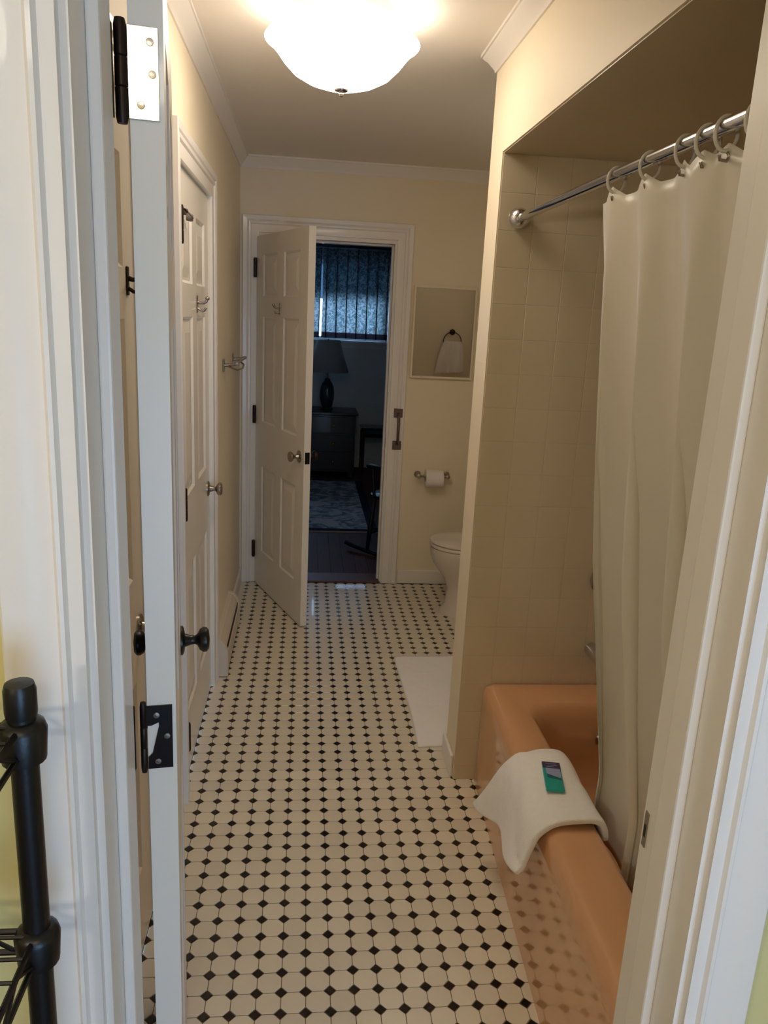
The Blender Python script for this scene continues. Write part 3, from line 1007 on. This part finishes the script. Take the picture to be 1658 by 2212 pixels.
tp = empty('paper_holder', (0.747, YF0, 0.705))
tag(tp, 'dark metal toilet paper holder on the far wall', 'paper holder')
for s in (-1, 1):
    po = MB().lathe([(0.021, 0.0), (0.021, 0.005), (0.013, 0.010), (0.009, 0.02), (0.009, 0.062), (0.0, 0.064)], (s * 0.088, 0, 0), (0, -1, 0), 18).build('post', M['nickel'], tp, smooth=40)
    MB().lathe([(0.0, -0.016), (0.013, -0.012), (0.016, 0), (0.013, 0.012), (0.0, 0.016)], (s * 0.088, -0.062, 0), (0, -1, 0), 18).build('cup', M['nickel'], po, smooth=50)
MB().lathe([(0.007, -0.08), (0.007, 0.08)], (0, -0.062, 0), (1, 0, 0), 14).build('spindle', M['nickel'], tp, smooth=40)
rl = empty('paper_roll', (0.752, YF0 - 0.062, 0.692))
tag(rl, 'white toilet paper roll hanging on the far wall holder', 'toilet paper')
MB().loft([[(x, r * math.cos(2 * PI * i / 40), r * math.sin(2 * PI * i / 40)) for i in range(40)] for x, r in ((-0.054, 0.021), (-0.054, 0.050), (-0.052, 0.053), (0.052, 0.053), (0.054, 0.050), (0.054, 0.021))], False, False).build('paper', M['paper'], rl, smooth=40)
MB().loft([[(x, 0.021 * math.cos(2 * PI * i / 24), 0.021 * math.sin(2 * PI * i / 24)) for i in range(24)] for x in (-0.0535, 0.0535)], False, False).build('core', M['card'], rl, smooth=40, solid=0.001)

gh = empty('pull_handle', (0.520, YF0 - 0.0125, 0.978))
tag(gh, 'brown metal pull handle with square plates on the bedroom door casing', 'handle')
for s in (-1, 1):
    MB().box(-0.027, 0.027, -0.008, 0.0, s * 0.097 - 0.027, s * 0.097 + 0.027).build('plate', M['pull'], gh, bevel=0.002)
MB().tube([(0, -0.006, 0.09), (0, -0.026, 0.085), (0, -0.036, 0.065), (0, -0.038, 0.0), (0, -0.036, -0.065), (0, -0.026, -0.085), (0, -0.006, -0.09)], 0.0085, 12).build('grip', M['pull'], gh, smooth=50)

# towel ring and hand towel behind the partition (seen in the mirror)
tr_ = empty('towel_ring', (1.175, YP1, 1.53))
tag(tr_, 'dark towel ring behind the partition, seen in the mirror', 'towel ring')
MB().lathe([(0.024, 0), (0.024, 0.006), (0.012, 0.012), (0.010, 0.03), (0.0, 0.032)], (0, 0, 0), (0, 1, 0), 20).build('mount', M['bronze'], tr_, smooth=40)
MB().tube([(0.075 * math.cos(2 * PI * k / 32), 0.024, -0.075 + 0.075 * math.sin(2 * PI * k / 32)) for k in range(32)], 0.004, 8, closed=True).build('ring', M['bronze'], tr_, smooth=60)
vs_ = []
for j in range(21):
    t = j / 20
    for i in range(25):
        u = i / 24
        w = 0.095 + 0.03 * t
        x = (u - 0.5) * 2 * w * (1 - 0.25 * math.exp(-t * 5)) - 0.012 * t
        y = 0.026 + 0.012 * math.cos(u * PI * 5) * (0.4 + 0.6 * t)
        vs_.append((1.175 + x, YP1 + y + 0.012, 1.455 - t * 0.27 + 0.02 * u * t))
fs = [(j * 25 + i, j * 25 + i + 1, (j + 1) * 25 + i + 1, (j + 1) * 25 + i) for j in range(20) for i in range(24)]
tag(MB().add(vs_, fs).build('hand_towel', M['terry'], smooth=180, solid=0.009), 'white hand towel hanging from a ring, reflected in the mirror', 'towel')

# ------------------------------------------------------------------ left wall: towel ring holder and baseboard heater
tb2 = empty('towel_bar', (XL, 2.40, 1.375))
tag(tb2, 'satin metal towel bar on the left wall before the bedroom door', 'towel bar')
for s in (-1, 1):
    po = MB().box(0.0, 0.008, s * 0.24 - 0.018, s * 0.24 + 0.018, -0.030, 0.030).build('wall_plate', M['nickel'], tb2, bevel=0.003)
    MB().tube([(0.004, s * 0.24, 0.0), (0.04, s * 0.24, 0.004), (0.068, s * 0.24, 0.012)], [0.009, 0.007, 0.009], 12).build('arm', M['nickel'], po, smooth=50)
MB().lathe([(0.006, -0.262), (0.006, 0.262)], (0.066, 0, 0.012), (0, 1, 0), 12).build('bar', M['nickel'], tb2, smooth=40)
MB().tube([(0.030, -0.255, -0.004), (0.062, -0.20, -0.022), (0.072, 0.0, -0.026), (0.062, 0.20, -0.022), (0.030, 0.255, -0.004)], 0.004, 10).build('lower_bar', M['nickel'], tb2, smooth=50)

ht = empty('baseboard_heater', (XL, 2.08, 0))
tag(ht, 'white electric baseboard heater along the left wall', 'heater')
hy0, hy1 = -0.31, 0.33
hb = MB()
pr = [(0.0, 0.012), (0.050, 0.012), (0.057, 0.018), (0.057, 0.105), (0.050, 0.110), (0.050, 0.136), (0.043, 0.152), (0.024, 0.178), (0.0, 0.183)]
hb.loft([[(x, hy0 + 0.03, z) for x, z in pr], [(x, hy1 - 0.03, z) for x, z in pr]])
hb.build('housing', M['heater'], ht)
for y0, y1 in ((hy0, hy0 + 0.03), (hy1 - 0.03, hy1)):
    e = MB()
    pe = [(0.0, 0.004), (0.060, 0.004), (0.060, 0.125), (0.046, 0.158), (0.026, 0.184), (0.0, 0.187)]
    e.loft([[(x, y0, z) for x, z in pe], [(x, y1, z) for x, z in pe]])
    e.build('end_cap', M['heater'], ht, bevel=0.002)
MB().add([(0.0525, hy0 + 0.04, 0.107), (0.0525, hy1 - 0.04, 0.107), (0.0525, hy1 - 0.04, 0.134), (0.0525, hy0 + 0.04, 0.134), (0.047, hy0 + 0.04, 0.107), (0.047, hy1 - 0.04, 0.107), (0.047, hy1 - 0.04, 0.134), (0.047, hy0 + 0.04, 0.134)],
         [(0, 1, 2, 3), (7, 6, 5, 4), (0, 4, 5, 1), (1, 5, 6, 2), (2, 6, 7, 3), (3, 7, 4, 0)]).build('air_slot', M['slot'], ht)

# ------------------------------------------------------------------ ceiling lamp
cl = empty('ceiling_lamp', (0.045, 0.88, ZC))
tag(cl, 'glowing alabaster bowl ceiling lamp with a small finial', 'lamp')
MB().lathe([(0.14, 0.0), (0.14, -0.024), (0.135, -0.028), (0.010, -0.030), (0.010, -0.200), (0.0, -0.200)], (0, 0, 0), (0, 0, 1), 40).build('canopy', M['heater'], cl, smooth=40)
bowl = [(0.018, -0.203), (0.058, -0.197), (0.100, -0.184), (0.136, -0.165), (0.162, -0.140), (0.184, -0.112), (0.203, -0.092), (0.214, -0.086)]
MB().lathe(bowl, (0, 0, 0), (0, 0, 1), 48, cap=False).build('glass_bowl', M['lampglass'], cl, smooth=60)
MB().lathe([(max(r - 0.002, 0.0), h + 0.003) for r, h in bowl], (0, 0, 0), (0, 0, 1), 48, cap=False).build('bowl_liner', M['lampliner'], cl, smooth=60)
MB().lathe([(0.0, -0.222), (0.006, -0.220), (0.008, -0.214), (0.006, -0.209), (0.018, -0.2065), (0.019, -0.203), (0.0, -0.203)], (0, 0, 0), (0, 0, 1), 20).build('finial', M['nickel'], cl, smooth=40)

# ------------------------------------------------------------------ bedroom
BX0, BX1 = -1.5, 2.1
bf = box('floor_bedroom', M['threshold'], BX0, BX1, YF1, YB, -0.08, -0.004)
struct(bf, 'dark red brown wooden bedroom floor')
pwid = 0.083
first = None
npl = int((BX1 - BX0) / pwid)
for i in range(npl):
    if first is None:
        first = MB().box(0.0006, pwid - 0.0006, YF1 + 0.012, YB - 0.001, -0.004, 0.0).build('floorboard', M['plank'], bf, bevel=0.0008, seg=1)
        o = first
    else:
        o = link_copy(first, bf)
    o.location = (BX0 + pwid * i, 0, 0)
struct(box('ceiling_bedroom', M['bedceil'], BX0, BX1, YF1, YB, ZC, ZC + 0.08), 'bedroom ceiling')
struct(box('wall_bedroom_left', M['bedwall'], BX0 - 0.1, BX0, YF1, YB, 0, ZC), 'bedroom left wall')
struct(box('wall_bedroom_right', M['bedwall'], BX1, BX1 + 0.1, YF1, YB, 0, ZC), 'bedroom right wall')
WX0, WX1, WZ0, WZ1 = -0.78, 0.80, 1.36, 2.17
wb2 = MB()
wb2.box(BX0 - 0.1, WX0, YB, YB + 0.12, 0, ZC)
wb2.box(WX1, BX1 + 0.1, YB, YB + 0.12, 0, ZC)
wb2.box(WX0, WX1, YB, YB + 0.12, 0, WZ0)
wb2.box(WX0, WX1, YB, YB + 0.12, WZ1, ZC)
struct(wb2.build('wall_bedroom_far', M['bedwall']), 'dim bedroom far wall below the window')
bwl = MB()
bwl.box(BX0, -0.333, YF1, YF1 + 0.012, 0, ZC)
bwl.box(0.475, BX1, YF1, YF1 + 0.012, 0, ZC)
bwl.box(-0.333, 0.475, YF1, YF1 + 0.012, 2.05, ZC)
struct(bwl.build('wall_bedroom_near', M['bedwall']), 'bedroom side of the doorway wall')
struct(box('baseboard_bedroom', M['sill'], BX0, BX1, YB - 0.015, YB, 0, 0.10, bevel=0.004), 'bedroom baseboard under the window')

w1 = empty('window_1', ((WX0 + WX1) / 2, YB, WZ0))
struct(w1, 'daylit bedroom window behind floral curtains')
ww, wh = (WX1 - WX0) / 2, WZ1 - WZ0
fr = MB()
for a, b, c, d in ((-ww, -ww + 0.04, 0, wh), (ww - 0.04, ww, 0, wh), (-ww + 0.04, ww - 0.04, 0, 0.035), (-ww + 0.04, ww - 0.04, wh - 0.04, wh), (-0.02, 0.02, 0.035, wh - 0.04)):
    fr.box(a, b, 0.045, 0.085, c, d)
fr.build('window_frame', M['sill'], w1)
box('pane', M['glass'], -ww + 0.04, -0.02, 0.062, 0.067, 0.035, wh - 0.04, w1)
box('pane', M['glass'], 0.02, ww - 0.04, 0.062, 0.067, 0.035, wh - 0.04, w1)
box('window_sill', M['sill'], -ww - 0.04, ww + 0.02, -0.07, 0.05, -0.022, 0.004, w1, bevel=0.004)
box('window_apron', M['sill'], -ww - 0.02, ww, -0.016, 0.0, -0.075, -0.022, w1, bevel=0.003)

box('added_dimming_blind', M['blind'], -ww + 0.045, ww - 0.045, 0.030, 0.0315, 0.42, wh - 0.02, w1)  # added, unseen: dims the daylight behind the upper drapes
# pleated drapes
def drape(label, x0, x1, z0, z1, pleats, seed):
    nx, nz = 160, 30
    vs_ = []
    yb = YB - 0.105
    root = empty('window_drape', ((x0 + x1) / 2, yb, z0))
    tag(root, label, 'curtain', 'bedroom window drapes')
    def pt(u, t):
        ph = 2 * PI * pleats * u + 0.35 * math.sin(t * 2 + seed)
        a = 0.034 + 0.010 * math.sin(u * 11 + seed)
        return ((u - 0.5) * (x1 - x0) + 0.027 * math.sin(ph), a * math.cos(ph), t * (z1 - z0))
    for (nm, t0, t1, m) in (('cloth', 0.065, 1.0, M['drape']), ('hem', 0.0, 0.065, M['drapehem'])):
        vs_ = []
        k = nz if nm == 'cloth' else 4
        for j in range(k + 1):
            for i in range(nx + 1):
                vs_.append(pt(i / nx, t0 + (t1 - t0) * j / k))
        fs = [(j * (nx + 1) + i, j * (nx + 1) + i + 1, (j + 1) * (nx + 1) + i + 1, (j + 1) * (nx + 1) + i) for j in range(k) for i in range(nx)]
        MB().add(vs_, fs).build(nm, m, root, smooth=180)
drape('floral bedroom window curtain panel right of the bright gap', 0.112, 0.90, 1.385, 2.275, 7.5, 0.4)
drape('floral bedroom window curtain panel left of the bright gap', -0.14, 0.092, 1.385, 2.275, 2.5, 1.9)
dr_rod = MB().lathe([(0.012, -1.05), (0.012, 0.95)], (0.0, YB - 0.105, 2.30), (1, 0, 0), 14).build('drape_rod', M['darkwood'], smooth=40)
tag(dr_rod, 'dark curtain rod above the bedroom window', 'curtain rod')

# dresser
dr = empty('dresser', (0.06, 6.50, 0))
tag(dr, 'dark wooden dresser under the bedroom window', 'dresser')
MB().box(-0.42, 0.42, -0.21, 0.24, 0.06, 0.64).build('carcass', M['darkwood'], dr, bevel=0.004)
MB().box(-0.445, 0.445, -0.235, 0.25, 0.642, 0.672).build('top', M['darkwood'], dr, bevel=0.006)
for sx in (-0.38, 0.38):
    for sy in (-0.17, 0.20):
        MB().box(sx - 0.025, sx + 0.025, sy - 0.025, sy + 0.025, 0.0, 0.062).build('foot', M['darkwood'], dr, bevel=0.004)
for k in range(3):
    z = 0.085 + k * 0.185
    dw = MB().box(-0.395, 0.395, -0.222, -0.211, z, z + 0.17).build('drawer', M['darkwood'], dr, bevel=0.003)
    for sx in (-0.2, 0.2):
        MB().lathe([(0.008, 0.0), (0.006, 0.012), (0.014, 0.02), (0.010, 0.026), (0.0, 0.027)], (sx, -0.222, z + 0.085), (0, -1, 0), 14).build('drawer_knob', M['brass'], dw, smooth=40)

# table lamp
tlp = empty('table_lamp', (0.188, 6.50, 0.6725))
tag(tlp, 'dark ceramic table lamp with a wide cone shade on the dresser', 'lamp')
MB().lathe([(0.058, 0.0), (0.062, 0.008), (0.062, 0.02), (0.050, 0.028), (0.058, 0.05), (0.073, 0.11), (0.075, 0.17), (0.068, 0.23), (0.048, 0.275), (0.030, 0.295), (0.030, 0.31), (0.016, 0.318), (0.0, 0.318)], (0, 0, 0), (0, 0, 1), 28).build('base', M['ceramic'], tlp, smooth=50)
MB().lathe([(0.008, 0.318), (0.008, 0.71)], (0, 0, 0), (0, 0, 1), 12).build('stem', M['brass'], tlp, smooth=40)
MB().lathe([(0.212, 0.385), (0.118, 0.70)], (0, 0, 0), (0, 0, 1), 40, cap=False).build('shade', M['shade'], tlp, smooth=60, solid=0.002)

# low bench against the far bedroom wall
be = empty('side_table', (0.82, 6.70, 0))
tag(be, 'low black side table beside the dresser', 'table')
MB().box(-0.26, 0.26, -0.14, 0.14, 0.455, 0.485).build('table_top', M['blackwood'], be, bevel=0.004)
MB().box(-0.235, 0.235, -0.12, 0.12, 0.385, 0.415).build('rail', M['blackwood'], be, bevel=0.002)
for sx in (-0.235, 0.235):
    for sy in (-0.12, 0.12):
        MB().box(sx - 0.016, sx + 0.016, sy - 0.016, sy + 0.016, 0.0, 0.456).build('leg', M['blackwood'], be, bevel=0.002)

# rug
rg = empty('area_rug', (-0.20, 5.20, 0))
tag(rg, 'patterned grey blue rug on the dark bedroom floor', 'rug')
MB().box(-0.68, 0.68, -0.89, 0.89, 0.0004, 0.009).build('field', M['rug'], rg)
bd = MB()
for a, b, c, d in ((-0.75, 0.75, -0.945, -0.891), (-0.75, 0.75, 0.891, 0.945), (-0.75, -0.681, -0.89, 0.89), (0.681, 0.75, -0.89, 0.89)):
    bd.box(a, b, c, d, 0.0004, 0.009)
bd.build('border', M['rugborder'], rg)
MB().box(-0.75, 0.75, -0.975, -0.946, 0.0004, 0.006).build('fringe', M['rugfringe'], rg)
MB().box(-0.75, 0.75, 0.946, 0.975, 0.0004, 0.006).build('fringe', M['rugfringe'], rg)

# rocking chair just inside the bedroom
fwd = Vector((-0.72, 0.69, 0)).normalized()
rc = empty('rocking_chair', (0.72, 3.70, 0), math.atan2(fwd.y, fwd.x))
tag(rc, 'black wooden rocking chair at the right edge of the bedroom doorway', 'chair')
for sy in (-0.22, 0.22):
    pts = []
    for k in range(15):
        x = -0.46 + 0.86 * k / 14
        pts.append((x, sy, 0.016 + 0.16 * (x + 0.03) ** 2))
    MB().tube(pts, 0.0155, 10).build('rocker', M['blackwood'], rc, smooth=50)
    for lx, tx in ((0.20, 0.17), (-0.19, -0.16)):
        MB().tube([(lx, sy, 0.02 + 0.16 * (lx + 0.03) ** 2), ((lx + tx) / 2, sy * 0.97, 0.22), (tx, sy * 0.9, 0.41)], [0.012, 0.02, 0.014], 12).build('leg', M['blackwood'], rc, smooth=50)
    MB().tube([(0.19, sy * 0.97, 0.2), (-0.18, sy * 0.97, 0.2)], 0.010, 10).build('stretcher', M['blackwood'], rc, smooth=50)
    MB().tube([(0.15, sy * 1.05, 0.43), (0.16, sy * 1.12, 0.63)], 0.012, 10).build('arm_post', M['blackwood'], rc, smooth=50)
    MB().box(-0.24, 0.20, sy * 1.12 - 0.03, sy * 1.12 + 0.03, 0.63, 0.652).build('armrest', M['blackwood'], rc, bevel=0.008, seg=3)
MB().tube([(0.187, -0.21, 0.16), (0.187, 0.21, 0.16)], 0.010, 10).build('stretcher', M['blackwood'], rc, smooth=50)
MB().loft([ell(0.0, 0.235, 0.235, 0.41, 40, 0.6), ell(0.0, 0.25, 0.25, 0.422, 40, 0.6), ell(0.0, 0.25, 0.25, 0.436, 40, 0.6), ell(0.0, 0.22, 0.22, 0.442, 40, 0.6)]).build('seat', M['blackwood'], rc, smooth=50)
for i in range(7):
    sy = -0.19 + 0.38 * i / 6
    MB().tube([(-0.20, sy * 0.9, 0.435), (-0.27, sy, 0.75), (-0.36, sy * 1.05, 1.06)], 0.009 if 0 < i < 6 else 0.014, 8).build('spindle', M['blackwood'], rc, smooth=50)
MB().box(-0.385, -0.345, -0.24, 0.24, 1.05, 1.15).build('crest_rail', M['blackwood'], rc, bevel=0.012, seg=3)

# ------------------------------------------------------------------ wire rack in the dressing room
rk = empty('wire_rack', (-0.55, -1.02, 0))
tag(rk, 'black wire shelving rack standing beside the near doorway', 'shelving')
PX, PY = 0.265, 0.172
for sx in (-1, 1):
    for sy in (-1, 1):
        po = MB().lathe([(0.0125, 0.0), (0.0125, 1.275)], (sx * PX, sy * PY, 0), (0, 0, 1), 20).build('post', M['rack'], rk, smooth=40)
        MB().lathe([(0.0136, 1.262), (0.0142, 1.266), (0.0142, 1.288), (0.0125, 1.294), (0.0, 1.296)], (sx * PX, sy * PY, 0), (0, 0, 1), 20).build('cap', M['rack'], po, smooth=40)
for si, z in enumerate((1.252, 1.028, 0.60, 0.15)):
    sb = MB()
    for dz in (0.0, -0.024):
        sb.tube([(-PX, -PY, z + dz), (PX, -PY, z + dz)], 0.003, 6)
        sb.tube([(-PX, PY, z + dz), (PX, PY, z + dz)], 0.003, 6)
        sb.tube([(-PX, -PY, z + dz), (-PX, PY, z + dz)], 0.003, 6)
        sb.tube([(PX, -PY, z + dz), (PX, PY, z + dz)], 0.003, 6)
    sh = sb.build('shelf', M['rack'], rk, smooth=50)
    for s in (-1, 1):
        zz = []
        for k in range(9):
            zz.append((s * PX, -PY + 0.02 + (2 * PY - 0.04) * k / 8, z - (0.0 if k % 2 else 0.024)))
        MB().tube(zz, 0.0022, 6).build('truss_wire', M['rack'], sh, smooth=50)
        zz = []
        for k in range(15):
            zz.append((-PX + 0.02 + (2 * PX - 0.04) * k / 14, s * PY, z - (0.0 if k % 2 else 0.024)))
        MB().tube(zz, 0.0022, 6).build('truss_wire', M['rack'], sh, smooth=50)
    fw_ = None
    for k in range(13):
        y = -PY + 0.012 + (2 * PY - 0.024) * k / 12
        if fw_ is None:
            fw_ = MB().tube([(-PX, 0, 0), (PX, 0, 0)], 0.0019, 6).build('shelf_wire', M['rack'], sh, smooth=50)
            o = fw_
        else:
            o = link_copy(fw_, sh)
        o.location = (0, y, z + 0.004)
    for sx in (-1, 1):
        for sy in (-1, 1):
            MB().lathe([(0.0145, -0.028), (0.0195, -0.026), (0.0215, 0.004), (0.0195, 0.010), (0.0145, 0.014)], (sx * PX, sy * PY, z - 0.008), (0, 0, 1), 18).build('collar', M['rack'], sh, smooth=40)

# ceiling lamp of the dressing room (its reflection shows in the upper door hinge)
dl = empty('ceiling_lamp', (0.02, -2.72, ZC))
tag(dl, 'small round white ceiling lamp in the dressing room behind the camera', 'lamp')
MB().lathe([(0.10, 0.0), (0.10, -0.02), (0.0, -0.022)], (0, 0, 0), (0, 0, 1), 32).build('canopy', M['nickel'], dl, smooth=40)
MB().lathe([(0.115, -0.022), (0.15, -0.05), (0.14, -0.09), (0.08, -0.125), (0.0, -0.135)], (0, 0, 0), (0, 0, 1), 36, cap=False).build('glass_bowl', M['lampglass_rear'], dl, smooth=60)

# tubular vanity lamp on the right wall of the toilet area, out of sight behind the partition
vl = empty('vanity_lamp', (XR, 1.70, 2.02))
tag(vl, 'tubular wall lamp on the right wall behind the partition', 'lamp')
MB().box(-0.02, 0.0, -0.17, 0.17, -0.03, 0.03).build('back_plate', M['nickel'], vl, bevel=0.004)
MB().lathe([(0.0, -0.15), (0.022, -0.15), (0.028, -0.14), (0.028, 0.14), (0.022, 0.15), (0.0, 0.15)], (-0.06, 0, 0), (0, 1, 0), 20).build('tube', M['vanityglass'], vl, smooth=40)
for sy in (-0.16, 0.16):
    MB().tube([(-0.015, sy, 0), (-0.06, sy, 0)], 0.010, 10).build('arm', M['nickel'], vl, smooth=50)
